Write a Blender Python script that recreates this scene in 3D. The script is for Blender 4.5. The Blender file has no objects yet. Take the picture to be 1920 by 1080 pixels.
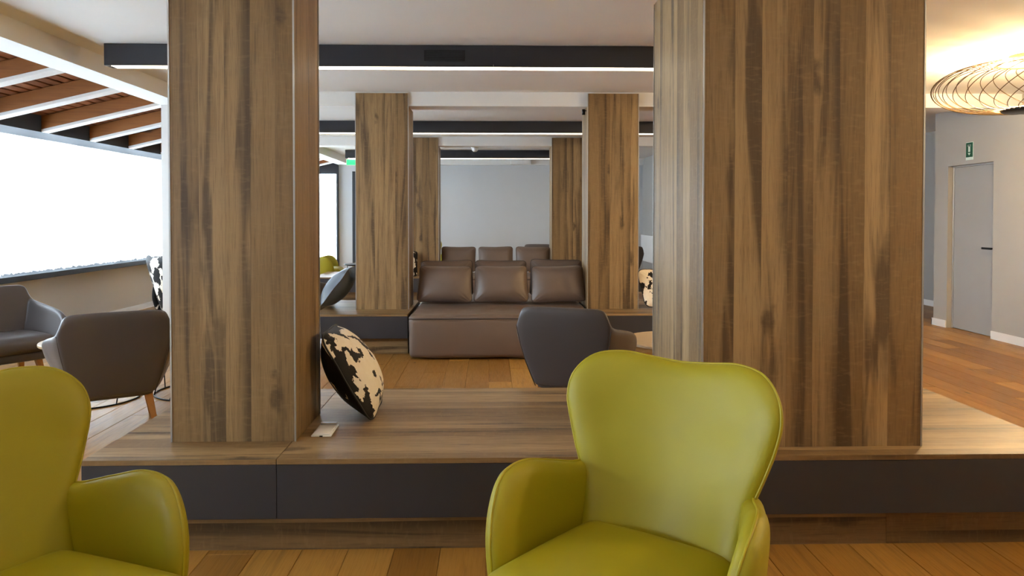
import bpy, bmesh, math, random
from mathutils import Vector, Matrix, noise as mnoise
R = math.radians
PI = math.pi
random.seed(7)
scn = bpy.context.scene
COL = scn.collection

# ------------------------------------------------------------------ camera
cd = bpy.data.cameras.new('camera')
cam = bpy.data.objects.new('camera', cd); COL.objects.link(cam)
cam.location = (0, 0, 1.45)
cam.rotation_euler = (PI/2 - R(1.0), 0, -0.022)
cd.sensor_width = 36; cd.lens = 1300/1920*36
cd.shift_x = 11/1920; cd.shift_y = -112/1920
cd.clip_start = 0.05; cd.clip_end = 200
scn.camera = cam
# ------------------------------------------------------------------ world, exposure
WORLD_STRENGTH = 24.0
LED_STRENGTH = 9.0
LAMP_POWER = 210.0
scn.view_settings.view_transform = 'Standard'
scn.view_settings.look = 'None'
scn.view_settings.gamma = 1.0
scn.view_settings.exposure = 0.30
scn.view_settings.use_curve_mapping = False
w = bpy.data.worlds.new('overcast_sky'); scn.world = w
w.use_nodes = True
bg = w.node_tree.nodes['Background']
bg.inputs['Color'].default_value = (0.74, 0.88, 1.0, 1); bg.inputs['Strength'].default_value = WORLD_STRENGTH
cy = scn.cycles
cy.max_bounces = 10; cy.diffuse_bounces = 6; cy.glossy_bounces = 4; cy.transmission_bounces = 6; cy.transparent_max_bounces = 12
cy.caustics_reflective = False; cy.caustics_refractive = False
cy.sample_clamp_indirect = 0.0
cy.use_denoising = True

def portal(name, loc, rot, sx, sy):
    l = bpy.data.lights.new(name, 'AREA'); l.shape = 'RECTANGLE'; l.size = sx; l.size_y = sy
    l.cycles.is_portal = True
    o = bpy.data.objects.new(name, l); COL.objects.link(o); o.location = loc; o.rotation_euler = rot
portal('window_portal', (-5.62, 6.7, 1.63), (0, -PI/2, 0), 1.8, 19.4)
portal('end_window_portal', (-4.5, 16.62, 1.4), (PI/2, 0, 0), 1.9, 2.3)

# ------------------------------------------------------------------ colours and materials
def lin(r, g, b):
    f = lambda c: (c/255/12.92) if c/255 <= 0.04045 else ((c/255+0.055)/1.055)**2.4
    return (f(r), f(g), f(b), 1.0)

class NT:
    def __init__(s, name):
        s.m = bpy.data.materials.new(name); s.m.use_nodes = True
        s.t = s.m.node_tree; s.t.nodes.clear()
        s.out = s.t.nodes.new('ShaderNodeOutputMaterial')
        s.b = s.t.nodes.new('ShaderNodeBsdfPrincipled')
        s.t.links.new(s.b.outputs[0], s.out.inputs[0])
    def n(s, typ, **kw):
        x = s.t.nodes.new(typ)
        for k, v in kw.items(): setattr(x, k, v)
        return x
    def l(s, a, b): s.t.links.new(a, b)
    def sock(s, node, key, val):
        if isinstance(val, bpy.types.NodeSocket): s.l(val, node.inputs[key])
        else: node.inputs[key].default_value = val
    def math(s, op, a, b=0.0, c=None):
        x = s.n('ShaderNodeMath', operation=op)
        s.sock(x, 0, a); s.sock(x, 1, b)
        if c is not None: s.sock(x, 2, c)
        return x.outputs[0]
    def xyz(s, x, y, z=0.0):
        c = s.n('ShaderNodeCombineXYZ'); s.sock(c, 0, x); s.sock(c, 1, y); s.sock(c, 2, z); return c.outputs[0]
    def noise(s, vec, scale=1.0, detail=4.0, rough=0.5, dist=0.0):
        x = s.n('ShaderNodeTexNoise'); s.sock(x, 'Vector', vec)
        x.inputs['Scale'].default_value = scale; x.inputs['Detail'].default_value = detail
        x.inputs['Roughness'].default_value = rough; x.inputs['Distortion'].default_value = dist
        return x.outputs['Fac']
    def ramp(s, f, lo, hi, a=0.0, b=1.0):
        x = s.n('ShaderNodeMapRange'); x.clamp = True; x.interpolation_type = 'SMOOTHSTEP'
        s.sock(x, 0, f); x.inputs[1].default_value = lo; x.inputs[2].default_value = hi
        x.inputs[3].default_value = a; x.inputs[4].default_value = b
        return x.outputs[0]
    def mix(s, f, a, b, mode='MIX'):
        x = s.n('ShaderNodeMix', data_type='RGBA', blend_type=mode)
        s.sock(x, 0, f); s.sock(x, 6, a); s.sock(x, 7, b); return x.outputs[2]
    def bump(s, h, strength, dist=0.002):
        x = s.n('ShaderNodeBump'); x.inputs['Strength'].default_value = strength; x.inputs['Distance'].default_value = dist
        s.l(h, x.inputs['Height']); s.l(x.outputs[0], s.b.inputs['Normal'])
    def set(s, **kw):
        for k, v in kw.items(): s.sock(s.b, k.replace('_', ' '), v)

def plain(name, rgb, rough=0.6, metal=0.0, var=0.04, scale=6.0, bump=0.0, bscale=300.0, spec=0.5):
    m = NT(name)
    tc = m.n('ShaderNodeTexCoord').outputs['Object']
    n = m.noise(tc, scale, 3.0)
    c = lin(*rgb)
    d = tuple(max(0, x*(1-var*2)) for x in c[:3])+(1,)
    m.set(Base_Color=m.mix(n, d, c), Roughness=rough, Metallic=metal)
    m.b.inputs['Specular IOR Level'].default_value = spec
    if bump: m.bump(m.noise(tc, bscale, 2.0), bump, 0.0008)
    return m.m

def emitter(name, rgb, strength):
    m = NT(name); m.set(Base_Color=lin(*rgb), Emission_Color=lin(*rgb), Emission_Strength=strength); return m.m

def laminate(name, light, mid, dark, staves=0.115, rough=0.42):
    m = NT(name)
    uv = m.n('ShaderNodeUVMap').outputs[0]
    sp = m.n('ShaderNodeSeparateXYZ'); m.l(uv, sp.inputs[0]); u, v = sp.outputs[0], sp.outputs[1]
    wob = m.math('MULTIPLY', m.noise(m.xyz(m.math('MULTIPLY', u, 3.0), m.math('MULTIPLY', v, 0.5)), 1.0, 1.0), 0.02)
    su = m.math('DIVIDE', m.math('ADD', u, wob), staves)
    cell = m.math('FLOOR', su)
    wn = m.n('ShaderNodeTexWhiteNoise', noise_dimensions='1D'); m.l(cell, wn.inputs['W']); r = wn.outputs['Value']
    wn2 = m.n('ShaderNodeTexWhiteNoise', noise_dimensions='1D'); m.l(m.math('ADD', cell, 71.3), wn2.inputs['W']); r2 = wn2.outputs['Value']
    vo = m.math('ADD', v, m.math('MULTIPLY', r, 37.0))
    z = m.math('MULTIPLY', r2, 9.0)
    streak = m.noise(m.xyz(m.math('MULTIPLY', u, 26.0), m.math('MULTIPLY', vo, 1.1), z), 1.0, 5.0, 0.6, 0.7)
    fibre = m.noise(m.xyz(m.math('MULTIPLY', u, 210.0), m.math('MULTIPLY', vo, 9.0), z), 1.0, 3.0, 0.6)
    cross = m.noise(m.xyz(m.math('MULTIPLY', u, 18.0), m.math('MULTIPLY', vo, 60.0), z), 1.0, 2.0, 0.5, 0.5)
    heart = m.noise(m.xyz(m.math('MULTIPLY', u, 10.0), m.math('MULTIPLY', vo, 0.55), z), 1.0, 4.0, 0.55, 0.9)
    warp = m.n('ShaderNodeVectorMath', operation='ADD')
    nz = m.n('ShaderNodeTexNoise'); m.l(uv, nz.inputs['Vector']); nz.inputs['Scale'].default_value = 14.0; nz.inputs['Detail'].default_value = 3.0
    sc = m.n('ShaderNodeVectorMath', operation='SCALE'); m.l(nz.outputs['Color'], sc.inputs[0]); sc.inputs['Scale'].default_value = 0.32
    m.l(m.xyz(m.math('MULTIPLY', u, 5.2), m.math('MULTIPLY', vo, 2.1), z), warp.inputs[0]); m.l(sc.outputs[0], warp.inputs[1])
    vor = m.n('ShaderNodeTexVoronoi'); m.l(warp.outputs[0], vor.inputs['Vector']); vor.inputs['Scale'].default_value = 1.0
    knot = m.ramp(vor.outputs['Distance'], 0.07, 0.24, 1.0, 0.0)
    knot = m.math('MULTIPLY', knot, m.ramp(r2, 0.35, 0.5))
    tone = m.mix(m.ramp(r, 0.0, 1.0), lin(*light), lin(*mid))
    c = m.mix(m.math('MULTIPLY', m.ramp(streak, 0.42, 0.72), 0.75), tone, lin(*mid))
    dk = m.math('MULTIPLY', m.ramp(heart, 0.50, 0.68), 0.80)
    c = m.mix(dk, c, lin(*dark))
    fr = m.math('FRACT', su)
    lowv = m.noise(m.xyz(m.math('MULTIPLY', u, 2.0), m.math('MULTIPLY', vo, 0.8), z), 1.0, 2.0, 0.5, 0.6)
    shade = m.math('MULTIPLY', m.math('MULTIPLY', m.ramp(fr, 0.35, 1.0), m.ramp(r2, 0.25, 0.8)), m.ramp(lowv, 0.36, 0.62))
    c = m.mix(m.math('MULTIPLY', shade, 0.85), c, lin(*dark))
    c = m.mix(m.math('MULTIPLY', knot, 0.75), c, lin(*dark))
    c = m.mix(m.math('MULTIPLY', m.ramp(fibre, 0.45, 0.75), 0.34), c, lin(*dark))
    c = m.mix(m.math('MULTIPLY', m.ramp(cross, 0.5, 0.75), 0.16), c, lin(*light))
    edge = m.math('ABSOLUTE', m.math('SUBTRACT', m.math('FRACT', su), 0.5))
    c = m.mix(m.math('MULTIPLY', m.ramp(edge, 0.485, 0.5), 0.35), c, lin(*dark))
    m.set(Base_Color=c, Roughness=m.ramp(fibre, 0.2, 0.8, rough-0.05, rough+0.1))
    m.bump(fibre, 0.12, 0.001)
    return m.m

def plank_mat(name, light, mid, dark, axis=1, rough=0.38, w=1.0, knot=0.12):
    m = NT(name)
    g = m.n('ShaderNodeNewGeometry')
    oi = m.n('ShaderNodeObjectInfo').outputs['Random']
    rnd = m.math('FRACT', m.math('ADD', m.math('MULTIPLY', oi, 7.31), g.outputs['Random Per Island']))
    sp = m.n('ShaderNodeSeparateXYZ'); m.l(g.outputs['Position'], sp.inputs[0])
    a = sp.outputs[axis]; z = sp.outputs[2]; b = m.math('ADD', sp.outputs[1-axis], z)
    off = m.math('MULTIPLY', rnd, 53.0)
    ao = m.math('ADD', a, off)
    grain = m.noise(m.xyz(m.math('MULTIPLY', b, 34.0), m.math('MULTIPLY', ao, 1.6), off), 1.0, 5.0, 0.6, 0.9)
    fib = m.noise(m.xyz(m.math('MULTIPLY', b, 190.0), m.math('MULTIPLY', ao, 7.0), m.math('MULTIPLY', z, 190.0)), 1.0, 3.0, 0.6)
    vor = m.n('ShaderNodeTexVoronoi'); m.l(m.xyz(m.math('MULTIPLY', b, 6.0), m.math('MULTIPLY', ao, 2.2), off), vor.inputs['Vector']); vor.inputs['Scale'].default_value = 1.0
    kn = m.math('MULTIPLY', m.ramp(vor.outputs['Distance'], knot*0.25, knot, 1.0, 0.0), m.ramp(rnd, 0.25, 0.4))
    c = m.mix(m.ramp(rnd, 0.0, 1.0), lin(*light), lin(*mid))
    c = m.mix(m.math('MULTIPLY', m.ramp(grain, 0.45, 0.75), 0.45*w), c, lin(*dark))
    c = m.mix(m.math('MULTIPLY', kn, 0.85), c, tuple(x*0.35 for x in lin(*dark)[:3])+(1,))
    c = m.mix(m.math('MULTIPLY', m.ramp(fib, 0.45, 0.8), 0.22*w), c, lin(*dark))
    m.set(Base_Color=c, Roughness=m.ramp(fib, 0.2, 0.8, rough-0.05, rough+0.12))
    m.bump(fib, 0.10, 0.001)
    return m.m

def leather(name, rgb, rough=0.42, bscale=420.0, bstr=0.18, crease=0.0, sheen=0.0):
    m = NT(name)
    tc = m.n('ShaderNodeTexCoord').outputs['Object']
    n = m.noise(tc, 5.0, 4.0)
    c = lin(*rgb); d = tuple(x*0.86 for x in c[:3])+(1,)
    m.set(Base_Color=m.mix(n, d, c), Roughness=m.ramp(n, 0.3, 0.7, rough-0.04, rough+0.06))
    if sheen:
        m.b.inputs['Sheen Weight'].default_value = sheen
    h = m.noise(tc, bscale, 2.0)
    if crease:
        big = m.noise(tc, 9.0, 3.0, 0.5, 0.8)
        h = m.math('ADD', m.math('MULTIPLY', h, 0.3), m.math('MULTIPLY', big, crease))
    m.bump(h, bstr, 0.002)
    return m.m

def cowhide(name, seed=0.0, rimk=0.32):
    m = NT(name)
    tc = m.n('ShaderNodeTexCoord').outputs['Object']
    mp = m.n('ShaderNodeMapping'); m.l(tc, mp.inputs[0]); mp.inputs['Location'].default_value = (seed, seed*1.7, seed*0.6)
    mp.inputs['Scale'].default_value = (1.0, 1.35, 0.8)
    v = mp.outputs[0]
    hair = m.n('ShaderNodeTexNoise'); m.l(v, hair.inputs['Vector']); hair.inputs['Scale'].default_value = 60.0; hair.inputs['Detail'].default_value = 4.0
    sc = m.n('ShaderNodeVectorMath', operation='SCALE'); m.l(hair.outputs['Color'], sc.inputs[0]); sc.inputs['Scale'].default_value = 0.03
    ad = m.n('ShaderNodeVectorMath', operation='ADD'); m.l(v, ad.inputs[0]); m.l(sc.outputs[0], ad.inputs[1])
    n = m.noise(ad.outputs[0], 11.0, 2.0, 0.5, 0.4)
    sp = m.n('ShaderNodeSeparateXYZ'); m.l(tc, sp.inputs[0])
    ex = m.ramp(m.math('ABSOLUTE', m.math('ADD', sp.outputs[0], 0.04)), 0.14, 0.25, 0.0, rimk)
    ez = m.ramp(m.math('ABSOLUTE', sp.outputs[2]), 0.18, 0.27, 0.0, rimk*0.5)
    ex = m.math('ADD', ex, m.ramp(sp.outputs[1], -0.01, 0.03, 0.0, rimk*0.55))
    n = m.math('ADD', n, m.math('MAXIMUM', ex, ez))
    f = m.ramp(n, 0.545, 0.56)
    white = m.mix(m.noise(v, 30.0, 3.0), lin(232, 218, 192), lin(246, 238, 222))
    brown = lin(62, 38, 24)
    c = m.mix(f, white, m.mix(m.ramp(n, 0.55, 0.58), brown, lin(16, 11, 10)))
    m.set(Base_Color=c, Roughness=0.62)
    m.b.inputs['Specular IOR Level'].default_value = 0.3
    m.bump(m.noise(v, 250.0, 2.0), 0.15, 0.001)
    return m.m

M = {}
M['laminate'] = laminate('walnut_laminate', (168, 138, 96), (126, 98, 61), (62, 46, 30))
M['oak'] = plank_mat('oak_planks', (182, 134, 62), (146, 102, 43), (92, 60, 25), axis=1, rough=0.36)
M['pine'] = plank_mat('pine_beam', (172, 112, 54), (146, 90, 40), (86, 46, 20), axis=0, rough=0.5, knot=0.24)
M['roof_board'] = plank_mat('roof_boards', (150, 88, 46), (128, 72, 36), (80, 44, 22), axis=1, rough=0.55)
M['leg_wood'] = plank_mat('beech_leg', (190, 134, 66), (170, 114, 50), (124, 80, 32), axis=1, rough=0.4, w=0.6)
M['table_wood'] = plank_mat('ash_top', (178, 154, 120), (166, 142, 108), (150, 122, 92), axis=0, rough=0.4, w=0.6)
M['roof_back'] = plain('dark_roof_backing', (38, 22, 12), 0.8)
M['ceiling'] = plain('white_ceiling_paint', (240, 240, 238), 0.85, var=0.01)
M['white'] = plain('white_paint', (236, 236, 234), 0.6, var=0.01)
M['wall'] = plain('grey_wall_paint', (172, 169, 164), 0.85, var=0.015, bump=0.1, bscale=120)
M['wall_low'] = plain('greige_wall_paint', (206, 200, 190), 0.85, var=0.015, bump=0.1, bscale=120)
M['wall_end'] = plain('grey_wall_paint_lit', (206, 210, 214), 0.85, var=0.015, bump=0.1, bscale=120)  # grey wall paint lightened, light on the end wall put into the colour
M['door'] = plain('grey_door_paint', (160, 160, 160), 0.55, var=0.01)
M['anthracite'] = plain('anthracite_panel', (52, 50, 54), 0.5, var=0.03)
M['channel'] = plain('black_channel', (42, 41, 45), 0.55, var=0.03)
M['dark_pelmet'] = plain('dark_blue_grey_paint', (40, 45, 52), 0.6, var=0.02)
M['black'] = plain('black_metal', (22, 22, 23), 0.4, 0.6, var=0.02)
M['black_slot'] = plain('black_plastic', (16, 16, 17), 0.6, var=0.02)
M['alu'] = plain('brushed_aluminium', (206, 206, 204), 0.35, 0.85, var=0.03)
M['brass'] = plain('bronze_wire', (84, 64, 38), 0.4, 0.7, var=0.05)
M['plate'] = plain('tan_metal', (120, 86, 46), 0.5, 0.3, var=0.05)
M['green'] = leather('lime_leather', (162, 150, 18), 0.52, 500, 0.12)
M['green_pipe'] = leather('lime_piping', (172, 158, 26), 0.45, 500, 0.1)
M['tub'] = leather('taupe_grey_leather', (90, 82, 80), 0.40, 480, 0.12)
M['sofa'] = leather('brown_grey_leather', (113, 94, 81), 0.40, 300, 0.35, crease=1.0)
M['cushion'] = leather('brown_grey_cushion', (113, 95, 84), 0.36, 300, 0.40, crease=1.0)
M['slate'] = leather('slate_blue_leather', (84, 91, 100), 0.40, 300, 0.4, crease=1.2)
M['seam'] = leather('dark_seam', (70, 60, 54), 0.5, 300, 0.1)
M['cow'] = cowhide('cowhide_pattern', 0.0)
M['cow2'] = cowhide('cowhide_pattern_second', 3.3)
M['cow3'] = cowhide('cowhide_upholstery', 5.1, 0.12)
M['led'] = emitter('led_diffuser', (255, 236, 208), LED_STRENGTH)
M['lamp_led'] = emitter('lamp_disc_light', (255, 205, 140), 30.0)
M['sign_green'] = plain('sign_green', (12, 84, 58), 0.5, var=0.01)
M['sign_lit'] = emitter('sign_lit_green', (40, 225, 110), 1.3)
M['sign_white'] = plain('sign_white', (214, 232, 222), 0.5, var=0.01)
M['outdoor'] = plain('pale_terrace', (240, 240, 238), 0.9, var=0.05)
M['rad'] = plain('radiator_enamel', (232, 232, 230), 0.4, var=0.01)

def glass_mat():
    m = NT('window_glass')
    tr = m.n('ShaderNodeBsdfTransparent'); gl = m.n('ShaderNodeBsdfGlossy'); gl.inputs['Roughness'].default_value = 0.02
    fr = m.n('ShaderNodeFresnel'); fr.inputs['IOR'].default_value = 1.45
    mx = m.n('ShaderNodeMixShader'); m.l(fr.outputs[0], mx.inputs[0]); m.l(tr.outputs[0], mx.inputs[1]); m.l(gl.outputs[0], mx.inputs[2])
    m.l(mx.outputs[0], m.out.inputs[0]); return m.m
M['glass'] = glass_mat()
def sheer_mat():
    m = NT('sheer_voile')
    tc = m.n('ShaderNodeTexCoord').outputs['Object']
    tr = m.n('ShaderNodeBsdfTransparent'); tr.inputs['Color'].default_value = (0.97, 0.98, 1, 1)
    tl = m.n('ShaderNodeBsdfTranslucent'); tl.inputs['Color'].default_value = (0.9, 0.92, 0.94, 1)
    df = m.n('ShaderNodeBsdfDiffuse'); df.inputs['Color'].default_value = (0.86, 0.87, 0.88, 1)
    a = m.n('ShaderNodeMixShader'); a.inputs[0].default_value = 0.2; m.l(tl.outputs[0], a.inputs[1]); m.l(df.outputs[0], a.inputs[2])
    b = m.n('ShaderNodeMixShader')
    b.inputs[0].default_value = 0.72
    m.l(tr.outputs[0], b.inputs[1]); m.l(a.outputs[0], b.inputs[2])
    m.l(b.outputs[0], m.out.inputs[0]); return m.m
M['sheer'] = sheer_mat()

# ------------------------------------------------------------------ building helpers
def link(name, me, mat, parent=None, smooth=False):
    o = bpy.data.objects.new(name, me); COL.objects.link(o)
    if mat: me.materials.append(M[mat] if isinstance(mat, str) else mat)
    if parent: o.parent = parent
    if smooth:
        for p in me.polygons: p.use_smooth = True
    return o
def from_bm(name, bm, mat, parent=None, smooth=False, recalc=True):
    if recalc: bmesh.ops.recalc_face_normals(bm, faces=bm.faces)
    me = bpy.data.meshes.new(name); bm.to_mesh(me); bm.free()
    return link(name, me, mat, parent, smooth)
def bx(bm, x0, x1, y0, y1, z0, z1, bevel=0.0, mtx=None):
    mt = Matrix.Translation(((x0+x1)/2, (y0+y1)/2, (z0+z1)/2)) @ Matrix.Diagonal((x1-x0, y1-y0, z1-z0, 1))
    vs = bmesh.ops.create_cube(bm, size=1.0, matrix=mt)['verts']
    if bevel:
        es = list({e for v in vs for e in v.link_edges})
        r = bmesh.ops.bevel(bm, geom=es, offset=bevel, segments=2, affect='EDGES', profile=0.5)
        vs = list({v for f in r['faces'] for v in f.verts} | {v for v in vs if v.is_valid})
    if mtx: bmesh.ops.transform(bm, matrix=mtx, verts=vs)
    return vs
def grain_uv(me, axis):
    """u across the grain, v along it, in metres, shifted per facing so no two faces match"""
    uv = me.uv_layers.new(name='UVMap')
    k = random.uniform(0, 40)
    for p in me.polygons:
        n = p.normal; ax = max(range(3), key=lambda i: abs(n[i]))
        rest = [i for i in range(3) if i != ax]
        ga = axis if axis in rest else rest[0]
        ua = [i for i in rest if i != ga][0]
        s = k + 3.17*ax + (1.31 if n[ax] > 0 else 0)
        for li in p.loop_indices:
            co = me.vertices[me.loops[li].vertex_index].co
            uv.data[li].uv = (co[ua]+s, co[ga]+s*1.7)
def box(name, x0, x1, y0, y1, z0, z1, mat, parent=None, bevel=0.0, grain=None, kind=None):
    bm = bmesh.new(); bx(bm, x0, x1, y0, y1, z0, z1, bevel)
    o = from_bm(name, bm, mat, parent)
    if grain is not None: grain_uv(o.data, grain)
    if kind: o['kind'] = kind
    return o
def struct(name, x0, x1, y0, y1, z0, z1, mat, grain=None):
    return box(name, x0, x1, y0, y1, z0, z1, mat, None, 0, grain, 'structure')
def thing(name, label, cat, loc=(0, 0, 0), rz=0.0, group=None):
    o = bpy.data.objects.new(name, None); COL.objects.link(o)
    o.empty_display_size = 0.1
    o.location = loc; o.rotation_euler = (0, 0, rz); o['label'] = label; o['category'] = cat
    if group: o['group'] = group
    return o
def tag(o, label, cat, group=None):
    o['label'] = label; o['category'] = cat
    if group: o['group'] = group
    return o
def dup(root, loc, rz, label, group=None, tilt=None):
    r = root.copy(); COL.objects.link(r); r.location = loc; r.rotation_euler = (0, 0, rz)
    r['label'] = label
    if group: r['group'] = group
    for ch in list(root.children):
        c = ch.copy(); COL.objects.link(c); c.parent = r
        for g in ch.children:
            d = g.copy(); COL.objects.link(d); d.parent = c
    return r
def add_tube(bm, pts, r, seg=8, closed=False, caps=True):
    pts = [Vector(p) for p in pts]; n = len(pts)
    rings = []; prev = None
    for i, p in enumerate(pts):
        a = pts[(i-1) % n] if (closed or i > 0) else p
        b = pts[(i+1) % n] if (closed or i < n-1) else p
        t = (b-a).normalized()
        if prev is None:
            up = Vector((0, 0, 1)) if abs(t.z) < 0.9 else Vector((1, 0, 0))
            u = t.cross(up).normalized()
        else:
            u = (prev - t*prev.dot(t)).normalized()
        prev = u; v = t.cross(u)
        rr = r[i] if isinstance(r, (list, tuple)) else r
        rings.append([bm.verts.new(p + (u*math.cos(2*PI*k/seg) + v*math.sin(2*PI*k/seg))*rr) for k in range(seg)])
    m = n if closed else n-1
    for i in range(m):
        A, B = rings[i], rings[(i+1) % n]
        for k in range(seg):
            bm.faces.new((A[k], A[(k+1) % seg], B[(k+1) % seg], B[k]))
    if caps and not closed:
        bm.faces.new(rings[0][::-1]); bm.faces.new(rings[-1])
def tube(name, pts, r, mat, parent=None, seg=8, closed=False):
    bm = bmesh.new(); add_tube(bm, pts, r, seg, closed)
    return from_bm(name, bm, mat, parent, True)
def lathe(name, prof, mat, parent=None, seg=40, smooth=True):
    """closed profile of (r, z) spun about z"""
    bm = bmesh.new(); rings = []
    for r, z in prof:
        if r < 1e-5: rings.append([bm.verts.new((0, 0, z))])
        else: rings.append([bm.verts.new((r*math.cos(2*PI*k/seg), r*math.sin(2*PI*k/seg), z)) for k in range(seg)])
    for A, B in zip(rings, rings[1:]):
        for k in range(seg):
            k2 = (k+1) % seg
            if len(A) == 1 and len(B) == 1: continue
            if len(A) == 1: bm.faces.new((A[0], B[k], B[k2]))
            elif len(B) == 1: bm.faces.new((A[k], A[k2], B[0]))
            else: bm.faces.new((A[k], A[k2], B[k2], B[k]))
    o = from_bm(name, bm, mat, parent, smooth)
    if smooth: o.data.set_sharp_from_angle(angle=R(40))
    return o
def smooth_closed(pts, n):
    """Catmull-Rom through closed 2D points, n samples"""
    m = len(pts); out = []
    for i in range(n):
        t = i/n*m; k = int(t); f = t-k
        p0, p1, p2, p3 = (Vector(pts[(k+j-1) % m]) for j in range(4))
        out.append(0.5*((2*p1) + (p2-p0)*f + (2*p0-5*p1+4*p2-p3)*f*f + (3*p1-p0-3*p2+p3)*f**3))
    return out
def sheet(outline, centre, thick, fmap, rings=14, p=6.0, q=0.5, jitter=None, tfun=None):
    """a closed padded sheet: 2D outline -> curved centre surface fmap(s, z) with rounded rim"""
    bm = bmesh.new(); c = Vector(centre)
    e = 1e-3
    def nrm(s, z):
        return (fmap(s+e, z)-fmap(s-e, z)).cross(fmap(s, z+e)-fmap(s, z-e)).normalized()
    n = len(outline)
    rs = [math.sin(PI/2*i/rings) for i in range(1, rings+1)]
    sides = []
    for sgn in (1, -1):
        lv = []
        t = thick
        o = fmap(c.x, c.y) + nrm(c.x, c.y)*sgn*t/2
        lv.append([bm.verts.new(o)])
        for ri, r in enumerate(rs):
            if ri == rings-1 and sgn == -1:
                lv.append(sides[0][-1]); continue
            row = []
            for k in range(n):
                s, z = c + (outline[k]-c)*r
                off = sgn*t/2*(tfun(s-c.x, z-c.y, r) if tfun else max(0.0, 1-r**p)**q)
                pt = fmap(s, z) + nrm(s, z)*off
                if jitter: pt = pt + nrm(s, z)*jitter(s, z, r, sgn)
                row.append(bm.verts.new(pt))
            lv.append(row)
        sides.append(lv)
    for si, lv in enumerate(sides):
        for k in range(n):
            k2 = (k+1) % n
            bm.faces.new((lv[0][0], lv[1][k], lv[1][k2]))
            for a, b in zip(lv[1:], lv[2:]):
                bm.faces.new((a[k], b[k], b[k2], a[k2]))
    return bm
def puffy(bm, dx, dy, dz, r, bulge=(0, 0, 0), n=14, wob=0.0, seed=0.0, origin=(0, 0, 0)):
    """a rounded, slightly inflated box standing on z=0"""
    g = bmesh.new(); bmesh.ops.create_cube(g, size=2.0)
    bmesh.ops.subdivide_edges(g, edges=g.edges[:], cuts=n, use_grid_fill=True)
    vmap = {}
    half = Vector((dx/2, dy/2, dz/2))
    for v in g.verts:
        p = Vector([math.sin(c*PI/2)*0.35 + c*0.65 for c in v.co])
        q = Vector([p[i]*half[i] for i in range(3)])
        inn = Vector([max(-(half[i]-r), min(half[i]-r, q[i])) for i in range(3)])
        d = q-inn
        out = inn + (d.normalized()*r if d.length > 1e-6 else Vector())
        for i in range(3):
            j, k = (i+1) % 3, (i+2) % 3
            if abs(v.co[i]) > 0.999:
                out[i] += math.copysign(bulge[i]*(1-p[j]**2)*(1-p[k]**2), p[i])
        if wob:
            nn = mnoise.noise(Vector((out.x*4+seed, out.y*4, out.z*4)))
            out += d.normalized()*wob*nn if d.length > 1e-6 else Vector()
        vmap[v] = bm.verts.new(out + Vector((0, 0, dz/2)) + Vector(origin))
    for f in g.faces: bm.faces.new([vmap[v] for v in f.verts])
    g.free()

# ================================================================== ROOM
ZC, ZB = 2.81, 2.655             # ceiling, underside of the white beams
XL0, XL1 = -3.29, -3.575         # longitudinal beam, inner and outer side
XW = -5.44                       # window wall
YN, YF = -4.0, 16.4              # near and far end of the room
XD = 5.92                        # wall with the grey door
ROWS = (3.17, 7.625, 11.905)

floor = struct('floor', XW-0.1, 7.3, YN-0.1, YF+0.1, -0.12, -0.014, 'oak')
# oak planks running towards the far wall
PW, PL = 0.2, 1.9
def plank_mesh(L):
    bm = bmesh.new()
    a, h, c = PW/2-0.0007, L/2-0.0007, 0.0022
    lo = [bm.verts.new(v) for v in ((-a, -h, -0.014), (a, -h, -0.014), (a, h, -0.014), (-a, h, -0.014))]
    mi = [bm.verts.new(v) for v in ((-a, -h, -c), (a, -h, -c), (a, h, -c), (-a, h, -c))]
    hi = [bm.verts.new(v) for v in ((-a+c, -h+c, 0), (a-c, -h+c, 0), (a-c, h-c, 0), (-a+c, h-c, 0))]
    for A, B in ((lo, mi), (mi, hi)):
        for k in range(4): bm.faces.new((A[k], A[(k+1) % 4], B[(k+1) % 4], B[k]))
    bm.faces.new(hi)
    bmesh.ops.recalc_face_normals(bm, faces=bm.faces)
    me = bpy.data.meshes.new('plank'); bm.to_mesh(me); bm.free(); me.materials.append(M['oak']); return me
pm_cache = {}
planks = []
x = XW+0.02+PW/2; i = 0
while x < 7.2:
    y = YN - ((i*0.73) % 1.0)*PL
    while y < YF:
        a, b = max(y, YN), min(y+PL, YF)
        if b-a > 0.12: planks.append((x, a, b))
        y += PL
    x += PW; i += 1
def plank_rank(pk):
    x, a, b = pk; yc = (a+b)/2
    px = 920+1300*x/max(b, 0.3)
    vis = b > 2.2 and -60 < px < 1990
    hid = (-1.5 < x < 2.4 and 2.95 < yc < 4.0) or (x > 3.75 and yc > 13.2) or (x > XD+0.15 and yc < 9)
    hid = hid or (-0.7 < x < 0.9 and yc > 7.6) or (x < -1.0 and yc > 10.2 and x > -2.4)
    return (0 if vis and not hid else 1, yc)
planks.sort(key=plank_rank)
for x, a, b in planks[:290]:
    key = round(b-a, 2)
    if key not in pm_cache: pm_cache[key] = plank_mesh(b-a)
    o = link('plank', pm_cache[key], None, floor); o.location = (x, (a+b)/2, 0)
bm = bmesh.new()
for x, a, b in planks[290:]:
    key = round(b-a, 2)
    if key not in pm_cache: pm_cache[key] = plank_mesh(b-a)
    n0 = len(bm.verts); bm.from_mesh(pm_cache[key]); bm.verts.ensure_lookup_table()
    bmesh.ops.translate(bm, verts=bm.verts[n0:], vec=(x, (a+b)/2, 0))
o = from_bm('far_planks', bm, 'oak', floor); o['kind'] = 'stuff'

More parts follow.
